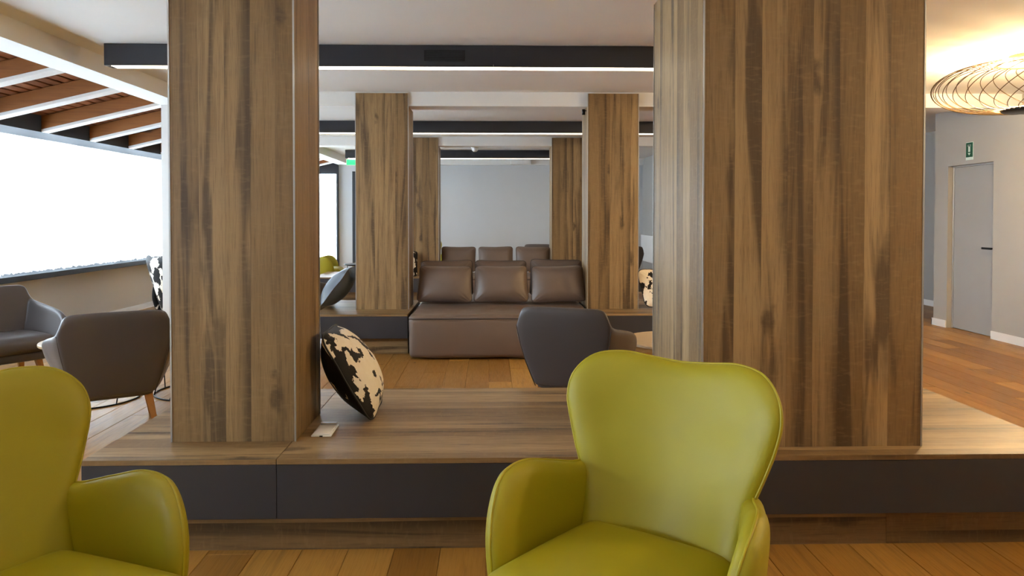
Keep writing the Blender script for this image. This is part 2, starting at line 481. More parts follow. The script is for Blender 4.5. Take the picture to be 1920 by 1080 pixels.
# flat ceiling over the middle and right of the room
struct('ceiling', XL0, 7.3, YN-0.1, YF+0.1, ZC, ZC+0.12, 'ceiling')
struct('trim_1', XL1, XL0, YN, YF, ZB, 3.4, 'white')                       # long white beam beside the timber roof
for k, y in enumerate((-1.24,)+ROWS):
    struct('trim_%d' % (k+2), XL0, XD if y < 9 else 7.1, y, y+0.27, ZB, ZC, 'white')
struct('trim_6', XL0, 3.6, YF-0.12, YF, ZB, ZC, 'white')
struct('trim_7', XL1, XL0-0.0, 7.62, 7.88, 0, ZB, 'white')                  # white post under the long beam
# walls
wl = struct('wall_left', XW-0.12, XW, YN, YF, 0, 0.74, 'wall_low')
struct('wall_far', XL1, 3.75, YF, YF+0.15, 0, 3.3, 'wall_end')
struct('wall_near', XW-0.1, 7.3, YN-0.15, YN, 0, 3.6, 'wall')
struct('wall_right_far', 3.6, 3.75, 12.9, YF, 0, ZC, 'wall')
struct('wall_back_right', 3.75, 7.3, 12.9, 13.05, 0, ZC, 'wall')
struct('wall_right_corridor', 7.1, 7.3, YN, 13.0, 0, ZC, 'wall')
# wall with the grey door, in pieces round its opening
DY0, DY1, DZ = 8.05, 8.86, 2.095
bm = bmesh.new()
bx(bm, XD, XD+0.22, YN, DY0, 0, ZC); bx(bm, XD, XD+0.22, DY1, 9.13, 0, ZC); bx(bm, XD, XD+0.22, DY0, DY1, DZ, ZC)
o = from_bm('wall_right', bm, 'wall'); o['kind'] = 'structure'
d1 = box('door_1', XD+0.07, XD+0.115, DY0+0.015, DY1-0.02, 0.008, DZ-0.02, 'door', None, 0.003); d1['kind'] = 'structure'
bm = bmesh.new()
bx(bm, XD+0.06, XD+0.16, DY1-0.02, DY1, 0, DZ, 0.002); bx(bm, XD+0.06, XD+0.16, DY0, DY0+0.015, 0, DZ, 0.002); bx(bm, XD+0.06, XD+0.16, DY0, DY1, DZ-0.02, DZ, 0.002)
from_bm('door_frame', bm, 'alu', d1)
bm = bmesh.new()
bx(bm, XD+0.005, XD+0.022, DY0+0.04, DY0+0.20, 1.05, 1.075, 0.004); bx(bm, XD+0.015, XD+0.07, DY0+0.05, DY0+0.075, 1.052, 1.073, 0.003)
from_bm('door_handle', bm, 'black', d1)
for k, (y0, y1) in enumerate(((YN, DY0-0.005), (DY1+0.005, 9.15))):
    box('baseboard_right' if k == 0 else 'baseboard_right_far', XD-0.018, XD, y0, y1, 0, 0.095, 'white', None, 0.003, None, 'structure')
box('baseboard_right_return', XD-0.018, XD+0.22, 9.13, 9.15, 0, 0.095, 'white', None, 0.003, None, 'structure')
box('baseboard_corridor', 7.082, 7.1, 9.2, 12.9, 0, 0.095, 'white', None, 0.003, None, 'structure')
box('baseboard_left', XW, XW+0.016, YN, YF, 0, 0.085, 'white', None, 0.003, None, 'structure')
box('baseboard_far', XL1, 3.6, YF-0.016, YF, 0, 0.085, 'white', None, 0.003, None, 'structure')
# second door in the far wall, mostly behind the column
d2 = box('door_2', -3.16, -2.3, YF-0.03, YF-0.002, 0, 2.1, 'door', None, 0.003, None, 'structure')
bm = bmesh.new(); bx(bm, -3.25, -3.16, YF-0.05, YF, 0, 2.5, 0.003); bx(bm, -2.3, -2.22, YF-0.05, YF, 0, 2.5, 0.003); bx(bm, -3.16, -2.3, YF-0.05, YF, 2.1, 2.18, 0.003)
from_bm('door_frame', bm, 'dark_pelmet', d2)

# left window band: frame, mullions, panes
SILL, HEAD = 0.79, 2.5
win = struct('window_1', XW-0.12, XW-0.06, YN+1.02, YF, 0.741, SILL, 'dark_pelmet')
ys = [YN+1.02*k for k in range(1, 21)]
Y0W = ys[0]
struct('wall_left_near', XW-0.12, XW, YN, Y0W-0.03, 0.74, 3.0, 'wall_low')
for k, y in enumerate(ys):
    box('mullion', XW-0.11, XW-0.05, y-0.03, y+0.03, SILL, HEAD+0.3, 'dark_pelmet', win, 0.003)
pane_me = None
for y0, y1 in zip(ys, ys[1:]):
    if pane_me is None:
        p = box('pane', -0.004, 0.004, -0.48, 0.48, SILL, HEAD+0.3, 'glass', win); pane_me = p.data
    else: p = link('pane', pane_me, None, win)
    p.location = (XW-0.08, (y0+y1)/2, 0)
box('window_sill', XW-0.05, -5.20, Y0W, YF, 0.725, SILL, 'dark_pelmet', win, 0.004)
# pelmet box that closes the roof above the curtains
XP = -4.85
bm = bmesh.new()
bx(bm, XP-0.02, XP, YN, YF-0.1, 2.357, 2.64); bx(bm, -5.30, XP-0.02, YN, YF-0.1, 2.357, 2.377)
o = from_bm('trim_8', bm, 'dark_pelmet'); o['kind'] = 'structure'
struct('trim_9', XW-0.12, -5.30, YN, YF, HEAD, 2.62, 'dark_pelmet')
# far-left window behind the curtain
w2 = struct('window_2', XW, XL1-0.02, YF+0.06, YF+0.12, 0.0, 0.12, 'dark_pelmet')
for x in (-5.40, -4.5, -3.62): box('mullion', x-0.03, x+0.03, YF+0.06, YF+0.12, 0.12, 2.6, 'dark_pelmet', w2, 0.003)
for x0, x1 in ((-5.37, -4.53), (-4.47, -3.65)): box('pane', x0, x1, YF+0.085, YF+0.093, 0.12, 2.6, 'glass', w2)
struct('trim_10', XW, XL1-0.02, YF-0.06, YF-0.02, 2.44, 2.72, 'dark_pelmet')
struct('trim_11', XL1-0.03, XL1, YF-0.09, YF, 0, 2.70, 'dark_pelmet')
struct('wall_far_left_head', XW, XL1, YF, YF+0.15, 2.6, 3.4, 'dark_pelmet')
# sloping timber roof
slope = 0.235
def roof_z(x): return ZB + (x-XL1)*slope                      # underside of rafters
roof = struct('ceiling_timber', XW-0.3, XL1+0.02, YN-0.1, YF+0.1, 0, 0.05, 'roof_back')
for v in roof.data.vertices:
    v.co.z += roof_z(v.co.x) + 0.205
nb = 19; x = XL1; bw = (XL1-(XW-0.05))/nb
bme = None
for k in range(nb):
    if bme is None:
        b_ = box('board', -bw/2+0.009, bw/2-0.009, YN, YF, -0.012, 0.009, 'roof_board', roof, 0.006); bme = b_.data
    else: b_ = link('board', bme, None, roof)
    xc = XL1 - bw*(k+0.5)
    b_.location = (xc, 0, roof_z(xc)+0.193); b_.rotation_euler = (0, -math.atan(slope), 0)
first = None
rafter_names = ['nearest', 'second', 'third', 'fourth', 'fifth', 'sixth', 'seventh', 'eighth', 'ninth', 'tenth', 'eleventh', 'twelfth']
for k in range(19):
    y = 5.87 + 0.9*(k-7)
    if y > YF-0.2: break
    if first is None:
        bm = bmesh.new(); L = XL1-XP
        bx(bm, -L, 0, -0.06, 0.06, 0.032, 0.176, 0.004)
        for v in bm.verts: v.co.z += v.co.x*slope
        t = thing('rafter', 'x', 'rafter'); from_bm('timber', bm, 'pine', t)
        bm = bmesh.new(); bx(bm, -L, 0, -0.062, 0.062, 0, 0.032, 0.003)
        for v in bm.verts: v.co.z += v.co.x*slope
        from_bm('white_batten', bm, 'white', t)
        first = t
    else: t = dup(first, (0, 0, 0), 0, 'x')
    t.location = (XL1-0.001, y, ZB)
    v = k-7
    t['group'] = 'pine rafters over the window bay'
    t['label'] = ('orange pine rafter with white underside, %s from the left picture edge' % ('first', 'second', 'third', 'fourth', 'fifth')[v]) if 0 <= v < 5 else 'pine rafter with white underside hidden behind the columns or outside the picture'

# outdoors
struct('terrace_ground', -40, XW-0.15, -25, 45, -0.6, -0.4, 'outdoor')

# sheer curtains
def curtain_mesh(L, z0, z1, seed):
    bm = bmesh.new(); nu, nv = 72, 10; rows = []
    rnd = random.Random(seed)
    ph = [0.3, 1.1, 2.0]; w1 = 2*PI/L
    hem = [rnd.uniform(-0.012, 0.012) for _ in range(nu+1)]
    for j in range(nv+1):
        f = j/nv; row = []
        for i in range(nu+1):
            s = i/nu*L
            amp = 0.016+0.012*f
            xx = amp*math.sin(s*w1*8+ph[0]+0.4*f) + 0.007*math.sin(s*w1*17+ph[1]) + 0.008*math.sin(s*w1*3+ph[2]+f)
            z = z0+(z1-z0)*f + (hem[i] if j == 0 else 0)
            row.append(bm.verts.new((xx, s-L/2, z)))
        rows.append(row)
    for a, b in zip(rows, rows[1:]):
        for i in range(nu): bm.faces.new((a[i], a[i+1], b[i+1], b[i]))
    me = bpy.data.meshes.new('sheer_curtain'); bm.to_mesh(me); bm.free(); me.materials.append(M['sheer'])
    for p in me.polygons: p.use_smooth = True
    return me
cms = [curtain_mesh(1.0192, SILL+0.015, 2.62, s) for s in range(4)]
for k, (y0, y1) in enumerate(zip(ys, ys[1:])):
    o = link('sheer_curtain', cms[k % 4], None); o.location = (-5.34, (y0+y1)/2, 0)
    tag(o, 'sheer white curtain panel in the long row over the left window band', 'curtain', 'sheer curtains on the left windows')
cmf = curtain_mesh(0.86, 0.03, 2.64, 11)
for k, x in enumerate((-4.97, -4.07)):
    o = link('sheer_curtain', cmf, None); o.location = (x, YF-0.012, 0); o.rotation_euler = (0, 0, PI/2)
    o.location.y = YF+0.02
    tag(o, 'full-length sheer white curtain on the far end window, ' + ('beside the grey corner wall' if k else 'nearer the left window band'), 'curtain', 'curtains on the far end window')

# ================================================================== COLUMNS
def column(label, x0, x1, y0, depth, z0, top=ZC-0.02):
    cx, cyy = (x0+x1)/2, y0+depth/2
    t = thing('wood_column', label, 'column', (cx, cyy, z0))
    a, b, h, k = (x1-x0)/2, depth/2, top-z0, 0.018
    hs = ZB-z0-0.001
    box('core', -a+k, a-k, -b+k, b-k, 0, hs, 'anthracite', t)
    box('front_panel', -a+0.003, a-0.003, -b, -b+k, 0, h, 'laminate', t, 0.001, 2)
    box('back_panel', -a+0.003, a-0.003, b-k, b, 0, hs, 'laminate', t, 0.001, 2)
    box('side_panel', -a, -a+k, -b+k+0.001, b-k-0.001, 0, hs, 'laminate', t, 0.001, 2)
    box('side_panel', a-k, a, -b+k+0.001, b-k-0.001, 0, hs, 'laminate', t, 0.001, 2)
    for sx in (-1, 1):
        for sy in (-1, 1):
            x_, y_ = sx*(a-0.001), sy*(b-0.001)
            box('edge_trim', x_-0.0035, x_+0.0035, y_-0.0035, y_+0.0035, 0, h if sy < 0 else hs, 'alu', t)
    return t
column('tall wood-clad column on the front bench, left one with the cowhide pillow leaning on it', -1.442, -0.885, 3.145, 0.45, 0.43)
column('broad wood-clad column on the front bench, behind the green chair at right', 0.93, 1.91, 3.02, 0.93, 0.43)
column('middle-row wood-clad column left of the brown sofa with a slate pillow against it', -1.475, -0.90, 7.60, 0.45, 0.43)
column('middle-row wood-clad column right of the brown sofa cushions', 1.06, 1.62, 7.58, 0.45, 0.43)
column('farthest wood-clad column, left side, partly behind the middle-row column', -1.47, -0.893, 11.88, 0.45, 0.43)
column('farthest wood-clad column, right side, partly behind the middle-row column', 1.04, 1.60, 11.85, 0.45, 0.43)

# ================================================================== BENCHES
def bench(label, y0, y1, cuts, z=0.43, group=None, pcut=None, rec=(0.1, 0.1)):
    x0, x1 = cuts[0], cuts[-1]
    t = thing('platform_bench', label, 'bench', ((x0+x1)/2, (y0+y1)/2, 0), 0, group)
    cx, cyy = (x0+x1)/2, (y0+y1)/2
    g = 0.0012; zp = 0.177
    for a, b in zip(cuts, cuts[1:]):
        box('top_panel', a-cx+g, b-cx-g, y0-cyy, y1-cyy, z-0.022, z, 'laminate', t, 0.0015, 0)
        box('front_panel', a-cx+g, b-cx-g, y0-cyy+0.002, y0-cyy+0.02, zp, z-0.023, 'anthracite', t, 0.0015)
        box('back_panel', a-cx+g, b-cx-g, y1-cyy-0.02, y1-cyy-0.002, zp, z-0.023, 'anthracite', t, 0.0015)
    pc = pcut or cuts
    for a, b in zip(pc, pc[1:]):
        box('plinth', a-cx+(rec[0] if a == x0 else 0.0005), b-cx-(rec[1] if b == x1 else 0.0005), y0-cyy+0.10, y0-cyy+0.118, 0, zp, 'laminate', t, 0.001, 0)
    for s, xx in ((1, x0-cx+0.002), (-1, x1-cx-0.002)):
        box('side_panel', min(xx, xx+s*0.018), max(xx, xx+s*0.018), y0-cyy+0.021, y1-cyy-0.021, zp, z-0.023, 'anthracite', t, 0.0015)
    box('base_frame', x0-cx+rec[0], x1-cx-rec[1], y0-cyy+0.12, y1-cyy-0.1, 0, zp, 'laminate', t, 0.001, 0)
    box('carcass', x0-cx+0.022, x1-cx-0.022, y0-cyy+0.022, y1-cyy-0.022, zp, z-0.023, 'anthracite', t)
    return t
bench('long front platform bench with wood top, dark grey front and two columns on it', 2.91, 4.10, (-1.71, -0.90, 2.57), pcut=(-1.71, 1.75, 2.57))
bench('platform bench left of the brown sofa, under the slate pillow', 7.21, 8.45, (-1.85, -0.865), rec=(0.1, 0.01))
bench('platform bench right of the brown sofa, behind the grey tub chair', 7.21, 8.45, (1.075, 2.57), rec=(0.01, 0.1))
bench('farthest platform bench left of the rear sofa, top catching window light', 11.6, 12.8, (-3.0, -0.88))
bench('farthest platform bench right of the rear sofa, hidden low behind the middle row', 11.6, 12.8, (1.055, 2.57))

# ================================================================== CEILING CHANNELS
def channel(label, y, x0, x1, vent=None):
    t = thing('light_channel', label, 'ceiling light', ((x0+x1)/2, y, ZC-0.003))
    cx = (x0+x1)/2
    cuts = [x0, 0.02, x1]
    for a, b in zip(cuts, cuts[1:]):
        bm = bmesh.new()
        bx(bm, a-cx+0.0001, b-cx-0.0001, 0, 0.012, -0.17, 0, 0.001); bx(bm, a-cx, b-cx, 0.108, 0.12, -0.17, 0, 0.001)
        bx(bm, a-cx, b-cx, 0.012, 0.108, -0.02, -0.001)
        from_bm('housing', bm, 'channel', t)
    for xx in (x0-cx, x1-cx-0.006): box('end_cap', xx, xx+0.006, 0.012, 0.108, -0.17, -0.02, 'channel', t)
    box('diffuser', x0-cx+0.05, x1-cx-0.05, 0.0125, 0.1075, -0.1725, -0.150, 'led', t, 0.001)
    if vent:
        va, vb = vent
        g = box('grille', va-cx, vb-cx, -0.006, 0.0, -0.128, -0.038, 'black_slot', t, 0.002)
        for k in range(6):
            box('slat', va-cx+0.02, vb-cx-0.02, -0.010, -0.005, -0.120+k*0.014, -0.114+k*0.014, 'black_slot', g)
    return t
channel('nearest black light channel with an air grille, across the ceiling between the front columns', 5.54, -3.04, 3.0, (-0.53, -0.205))
channel('middle black light channel crossing the ceiling between the middle columns', 9.93, -3.04, 3.0)
channel('farthest short black light channel before the grey end wall', 14.28, -2.98, 3.0)
channel('black light channel over the green chairs, above the picture', 1.15, -3.04, 3.0)

# ================================================================== GREEN WING CHAIRS
def wing_chair(label, mat='green', pipe='green_pipe', loc=(0, 0, 0), rz=0.0, group=None):
    t = thing('wing_chair', label, 'chair', loc, rz, group)
    # backrest: curved padded sheet with two rounded ears
    half = [(0.0, 0.962), (0.10, 0.970), (0.20, 0.982), (0.285, 0.968), (0.338, 0.915), (0.352, 0.845), (0.338, 0.77), (0.312, 0.69), (0.280, 0.60), (0.262, 0.50), (0.25, 0.40), (0.19, 0.32), (0.0, 0.30)]
    pts = half + [(-a, b) for a, b in half[-2:0:-1]]
    ol = smooth_closed([Vector(p) for p in pts], 120)
    def fb(s, z):
        k = 0.95 + 0.5*max(0, min(1, (0.75-z)/0.4))
        return Vector((s, 0.265 + 0.26*(z-0.42) - k*s*s*(1.0 if abs(s) < 0.4 else 1.0), z))
    from_bm('backrest', sheet(ol, (0, 0.64), 0.085, fb, 16, 9.0, 0.5), mat, t, True)
    rim = [fb(p.x, p.y) + (fb(p.x, p.y)-fb(p.x, p.y-0.02)).cross(Vector((1, 0, 0))).normalized()*0.0 for p in ol]
    tube('piping', rim, 0.0042, pipe, t, 8, True)
    # arms: padded sheets from the waist of the back to the front
    for sx in (1, -1):
        ap = [(-0.02, 0.62), (0.06, 0.632), (0.16, 0.658), (0.27, 0.682), (0.37, 0.665), (0.44, 0.59), (0.475, 0.49), (0.47, 0.36), (0.42, 0.27), (0.22, 0.25), (0.02, 0.27), (-0.05, 0.42), (-0.05, 0.55)]
        ao = smooth_closed([Vector(p) for p in ap], 96)
        def fa(s, z, sx=sx):
            # s runs forward along the arm; the arm swells outwards and flares with height
            f = max(-0.1, min(1.0, s/0.47))
            xo = 0.27 + 0.075*math.sin(max(0, min(1, f))*PI*0.62) + 0.13*(z-0.45)*(0.25+0.75*max(0, f)) - 0.03*max(0, f-0.75)
            return Vector((sx*xo, 0.245-s*0.98+0.02*(z-0.5), z))
        bm = sheet(ao, (0.21, 0.46), 0.075, fa, 14, 9.0, 0.5)
        from_bm('armrest', bm, mat, t, True)
        tube('piping', [fa(p.x, p.y) for p in ao], 0.004, pipe, t, 8, True)
    # seat cushion
    bm = bmesh.new(); puffy(bm, 0.60, 0.56, 0.17, 0.06, (0.0, 0.02, 0.025), 16)
    for v in bm.verts:
        f = (v.co.y+0.28)/0.56
        v.co.x *= 1.06-0.22*max(0, f)
        v.co.z += 0.02*(1-f)
    bmesh.ops.translate(bm, verts=bm.verts, vec=(0, -0.05, 0.285))
    from_bm('seat_cushion', bm, mat, t, True)
    bm = bmesh.new(); puffy(bm, 0.56, 0.50, 0.09, 0.04, (0, 0, 0), 8)
    bmesh.ops.translate(bm, verts=bm.verts, vec=(0, 0.0, 0.225))
    from_bm('seat_base', bm, mat, t, True)
    for sx in (-1, 1):
        for sy in (-1, 1):
            tube('leg', [(sx*0.19, sy*0.17, 0.25), (sx*0.25, sy*0.23, 0.0)], [0.022, 0.013], 'leg_wood', t, 12)
    return t
gc = wing_chair('lime green leather wing chair in front of the broad column', loc=(0.40, 1.97, 0), rz=R(-36))
dup(gc, (-1.235, 1.80, 0), R(60), 'lime green leather wing chair cut off by the left picture edge')
dup(gc, (-3.17, 13.25, 0), R(95), 'far lime green chair, dark edge seen left of the small wire table')
dup(gc, (-2.58, 14.85, 0), R(-88), 'far lime green chair right of the small wire table, against the light wall')
dup(gc, (-1.34, 14.2, 0), R(8), 'far lime green chair showing as a sliver beside the farthest left column')
wing_chair('black and white cowhide wing chair by the left window wall', 'cow3', 'black_slot', loc=(-3.69, 8.50, 0), rz=R(138))

# ================================================================== GREY TUB CHAIRS
def tub_chair(label, loc, rz):
    t = thing('tub_chair', label, 'chair', loc, rz)
    st = [((0.0, 0.365, 0.835), (0.0, 0.24, 0.25)),
          ((0.16, 0.363, 0.835), (0.12, 0.239, 0.25)),
          ((0.268, 0.358, 0.830), (0.195, 0.235, 0.25)),
          ((0.298, 0.350, 0.805), (0.210, 0.230, 0.25)),
          ((0.328, 0.335, 0.715), (0.225, 0.215, 0.25)),
          ((0.352, 0.270, 0.690), (0.245, 0.15, 0.25)),
          ((0.395, 0.09, 0.655), (0.272, 0.02, 0.25)),
          ((0.425, -0.08, 0.62), (0.285, -0.12, 0.25)),
          ((0.430, -0.19, 0.575), (0.285, -0.21, 0.25)),
          ((0.410, -0.265, 0.46), (0.275, -0.26, 0.255))]
    full = [((-a[0], a[1], a[2]), (-b[0], b[1], b[2])) for a, b in st[:0:-1]] + st
    bm = bmesh.new(); nv = 7; cols = []
    for a, b in full:
        A, B = Vector(a), Vector(b); c = []
        for j in range(nv):
            f = j/(nv-1); p = B.lerp(A, f)
            out = Vector((p.x, p.y, 0)); out = out.normalized() if out.length else Vector((0, 1, 0))
            p = p + out*0.022*math.sin(f*PI*0.9)
            c.append(bm.verts.new(p))
        cols.append(c)
    for A, B in zip(cols, cols[1:]):
        for j in range(nv-1): bm.faces.new((A[j], B[j], B[j+1], A[j+1]))
    bmesh.ops.recalc_face_normals(bm, faces=bm.faces)
    cl = bm.edges.layers.float.get('crease_edge') or bm.edges.layers.float.new('crease_edge')
    for ci in (4, len(full)-5):
        for j in range(nv-1):
            e = bm.edges.get((cols[ci][j], cols[ci][j+1]))
            if e: e[cl] = 0.8
    sh = from_bm('shell', bm, 'tub', t, True, False)
    md = sh.modifiers.new('thickness', 'SOLIDIFY'); md.thickness = 0.052; md.offset = -1; md.use_even_offset = False
    if sh.data.polygons[len(sh.data.polygons)//2].normal.y < 0: md.offset = 1
    sb = sh.modifiers.new('round', 'SUBSURF'); sb.levels = 2; sb.render_levels = 2
    # seams down the two folds
    for s in (1, -1):
        a, b = Vector(st[4][0]), Vector(st[4][1]); pts = []
        for j in range(9):
            f = 0.02+0.95*j/8; p = b.lerp(a, f); o_ = Vector((p.x, p.y, 0)).normalized()
            p = p + o_*(0.022*math.sin(f*PI*0.9)-0.0015); pts.append((s*p.x, p.y, p.z))
        tube('seam', pts, 0.003, 'seam', t, 6)
    bm = bmesh.new(); puffy(bm, 0.60, 0.56, 0.13, 0.045, (0, 0.015, 0.018), 12)
    for v in bm.verts: v.co.x *= 1.0-0.18*max(0, (v.co.y+0.1)/0.4)
    bmesh.ops.translate(bm, verts=bm.verts, vec=(0, -0.03, 0.315))
    from_bm('seat_cushion', bm, 'tub', t, True)
    bm = bmesh.new(); puffy(bm, 0.54, 0.48, 0.09, 0.035, (0, 0, 0), 8)
    for v in bm.verts: v.co.x *= 1.0-0.2*max(0, (v.co.y+0.1)/0.35)
    bmesh.ops.translate(bm, verts=bm.verts, vec=(0, -0.02, 0.235))
    from_bm('seat_base', bm, 'tub', t, True)
    for sx in (-1, 1):
        for sy in (-1, 1):
            bm = bmesh.new()
            a = Vector((sx*0.19, 0.17 if sy > 0 else -0.19, 0.26)); b = Vector((sx*0.235, 0.27 if sy > 0 else -0.245, 0.0))
            rings = []
            for p, w_, d_ in ((a, 0.024, 0.03), (b, 0.014, 0.016)):
                rings.append([bm.verts.new(p+Vector((i*w_, j*d_, 0))) for i, j in ((-1, -1), (1, -1), (1, 1), (-1, 1))])
            for k in range(4): bm.faces.new((rings[0][k], rings[0][(k+1) % 4], rings[1][(k+1) % 4], rings[1][k]))
            bm.faces.new(rings[0]); bm.faces.new(rings[1][::-1])
            bmesh.ops.bevel(bm, geom=bm.edges[:], offset=0.003, segments=2, affect='EDGES')
            from_bm('leg', bm, 'leg_wood', t)
    return t
tc = tub_chair('grey leather tub chair seen from behind, left of the front bench', (-2.585, 4.81, 0), R(210))
dup(tc, (-4.12, 5.92, 0), R(53), 'grey leather tub chair by the left window, turned to show its seat')
dup(tc, (0.60, 4.98, 0), R(160), 'grey leather tub chair seen from behind, in front of the brown sofa')
dup(tc, (1.10, 15.6, 0), R(170), 'far grey tub chair whose back shows above the rear sofa cushions')
dup(tc, (2.74, 14.4, 0), R(195), 'far grey tub chair right of the middle-row column, near the radiator')
dup(tc, (-2.34, 8.34, 0), R(180), 'grey tub chair edge showing beside the front left column, behind the slate pillow')

# ================================================================== WIRE TABLES
def wire_table(label, loc, rz=0.0, r=0.36, h=0.47, mat='table_wood'):
    t = thing('wire_table', label, 'table', loc, rz)
    lathe('tabletop', [(0, h-0.022), (r-0.004, h-0.022), (r, h-0.018), (r, h-0.004), (r-0.004, h), (0, h)], mat, t, 56)
    ring = lambda rr, z: [(rr*math.cos(2*PI*k/56), rr*math.sin(2*PI*k/56), z) for k in range(56)]
    tube('base_ring', ring(r*0.98, 0.006), 0.006, 'black', t, 8, True)
    tube('top_ring', ring(r*0.8, h-0.029), 0.006, 'black', t, 8, True)
    for k in range(8):
        a = 2*PI*k/8; b = a + (0.5 if k % 2 else -0.5)
        tube('rod', [(r*0.98*math.cos(a), r*0.98*math.sin(a), 0.006), (r*0.8*math.cos(b), r*0.8*math.sin(b), h-0.029)], 0.005, 'black', t, 8)
    return t
wire_table('round black wire table half hidden behind the left grey tub chair', (-3.17, 5.56, 0), 0.2)
wire_table('black wire table whose base shows between grey chair and front left column', (-2.43, 5.78, 0), 0.5, 0.33, 0.40)
wire_table('round pale wooden wire table right of the grey tub chair near the sofa', (1.50, 5.55, 0), 0.1, 0.42, 0.455)
wire_table('small far black wire table between the far green chairs', (-2.66, 14.05, 0), 0.3, 0.30, 0.49, 'black')

# ================================================================== SOFAS
def sofa(label, loc, rz=0.0):
    t = thing('modular_sofa', label, 'sofa', loc, rz)
    W, D = 1.87, 0.98
    bm = bmesh.new(); puffy(bm, W, D, 0.42, 0.05, (0.015, 0.03, 0.0), 26, 0.014, 2.0)
    from_bm('seat_block', bm, 'sofa', t, True).location.z = 0.012
    bm = bmesh.new(); puffy(bm, W-0.01, D-0.01, 0.10, 0.042, (0.0, 0.01, 0.012), 26, 0.010, 5.0)
    from_bm('seat_pad', bm, 'sofa', t, True).location.z = 0.354
    a, b = W/2-0.002, D/2+0.006; c = 0.06
    pts = []
    for cx, cyy, s in ((a-c, -b+c, -90), (a-c, b-c, 0), (-a+c, b-c, 90), (-a+c, -b+c, 180)):
        for k in range(7):
            an = R(s+15*k); pts.append((cx+c*math.cos(an), cyy+c*math.sin(an), 0.418))
    tube('welt', pts, 0.006, 'seam', t, 8, True)
    for sx in (-1, 1):
        for sy in (-1, 1): tube('foot', [(sx*(W/2-0.15), sy*(D/2-0.15), 0.0), (sx*(W/2-0.15), sy*(D/2-0.15), 0.03)], 0.03, 'black_slot', t, 12)
    return t
def cushion_mesh(w_, h_, th, seed, taper=0.0, e=0.22, pw=2.6, q=0.55):
    pts = []
    n = 112
    for k in range(n):
        a = 2*PI*k/n; c, s = math.cos(a), math.sin(a)
        x = math.copysign(abs(c)**e, c); y = math.copysign(abs(s)**e, s)
        tap = 1.0 + taper*(-y)
        pts.append(Vector((x*w_/2*(1.0-0.045*(1-y*y))*tap, y*h_/2*(1.0-0.07*(1-x*x)))))
    def f(s, z): return Vector((s, 0.012*mnoise.noise(Vector((s*5+seed, z*5, 0))), z))
    def tk(s, z, r):
        X = min(1.0, abs(s)/(w_/2)); Z = min(1.0, abs(z)/(h_/2))
        return ((1-X**pw)*(1-Z**pw))**q * (1-r**8)**0.5
    def jit(s, z, r, sg):
        X = s/(w_/2); Z = z/(h_/2)
        g = 0.0
        for sx in (-1, 1):
            for sz in (-1, 1):
                dx, dz = X-sx, Z-sz; d = math.hypot(dx, dz)
                an = math.atan2(dz, dx)
                g += math.sin(an*17+seed*3+sx+sz)*math.exp(-(d*2.4)**2)*min(1, d*3)
        return sg*(1-r**6)*(0.006*g + 0.007*mnoise.noise(Vector((s*7+seed, z*7, sg))))
    return sheet(pts, (0, 0), th, f, 20, 2.6, 0.72, jit, tk), [f(p.x, p.y) for p in pts]
def cushion(name, label, cat, w_, h_, th, mat, pipe, loc, rot, seed, group=None, taper=0.0, e=0.22):
    bm, rim = cushion_mesh(w_, h_, th, seed, taper, e) if e < 0.3 else cushion_mesh(w_, h_, th, seed, taper, e, 2.0, 0.75)
    t = thing(name, label, cat, loc, 0, group); t.rotation_euler = rot
    from_bm('cover', bm, mat, t, True)
    tube('piping', rim, 0.005, pipe, t, 6, True)
    return t
sf = sofa('brown-grey leather sofa seat facing the camera between the middle columns', (0.105, 7.46, 0))
dup(sf, (0.105, 8.52, 0), R(180), 'brown-grey leather sofa back to back behind the front sofa')
dup(sf, (0.085, 11.78, 0), 0, 'farthest brown-grey leather sofa between the farthest columns')
places = ('left', 'middle', 'right')
for k, x in enumerate((-0.515, 0.115, 0.755)):
    cushion('back_cushion', 'plump brown-grey leather back cushion, %s of the three on the front sofa' % places[k], 'cushion', 0.612, 0.425, 0.19, 'cushion', 'seam',
            (x, 7.79, 0.690), (R(-17), R((0.6, 0, -1.0)[k]), R((-3, 0, 3)[k])), 1.3+k, 'leather back cushions of the front sofa', 0.035)
for k, x in enumerate((-0.515, 0.115, 0.765)):
    cushion('back_cushion', 'brown-grey leather cushion of the row behind, %s one, top edge over the front cushions' % places[k], 'cushion', 0.615, 0.46, 0.18, 'cushion', 'seam',
            (x, 8.20, 0.712+0.010*(k == 2)), (R(12), R((-1.5, 0.5, 1.2)[k]), R((2, 0, -2)[k])), 4.1+k, 'leather cushions of the sofa behind')
for k, x in enumerate((-0.565, 0.085, 0.735)):
    cushion('back_cushion', 'brown-grey leather back cushion on the farthest sofa, %s of three' % places[k], 'cushion', 0.61, 0.455, 0.18, 'cushion', 'seam',
            (x, 12.10, 0.700), (R(-14), R((0.5, -0.6, 0.3)[k]), 0), 7.7+k, 'leather back cushions of the farthest sofa')

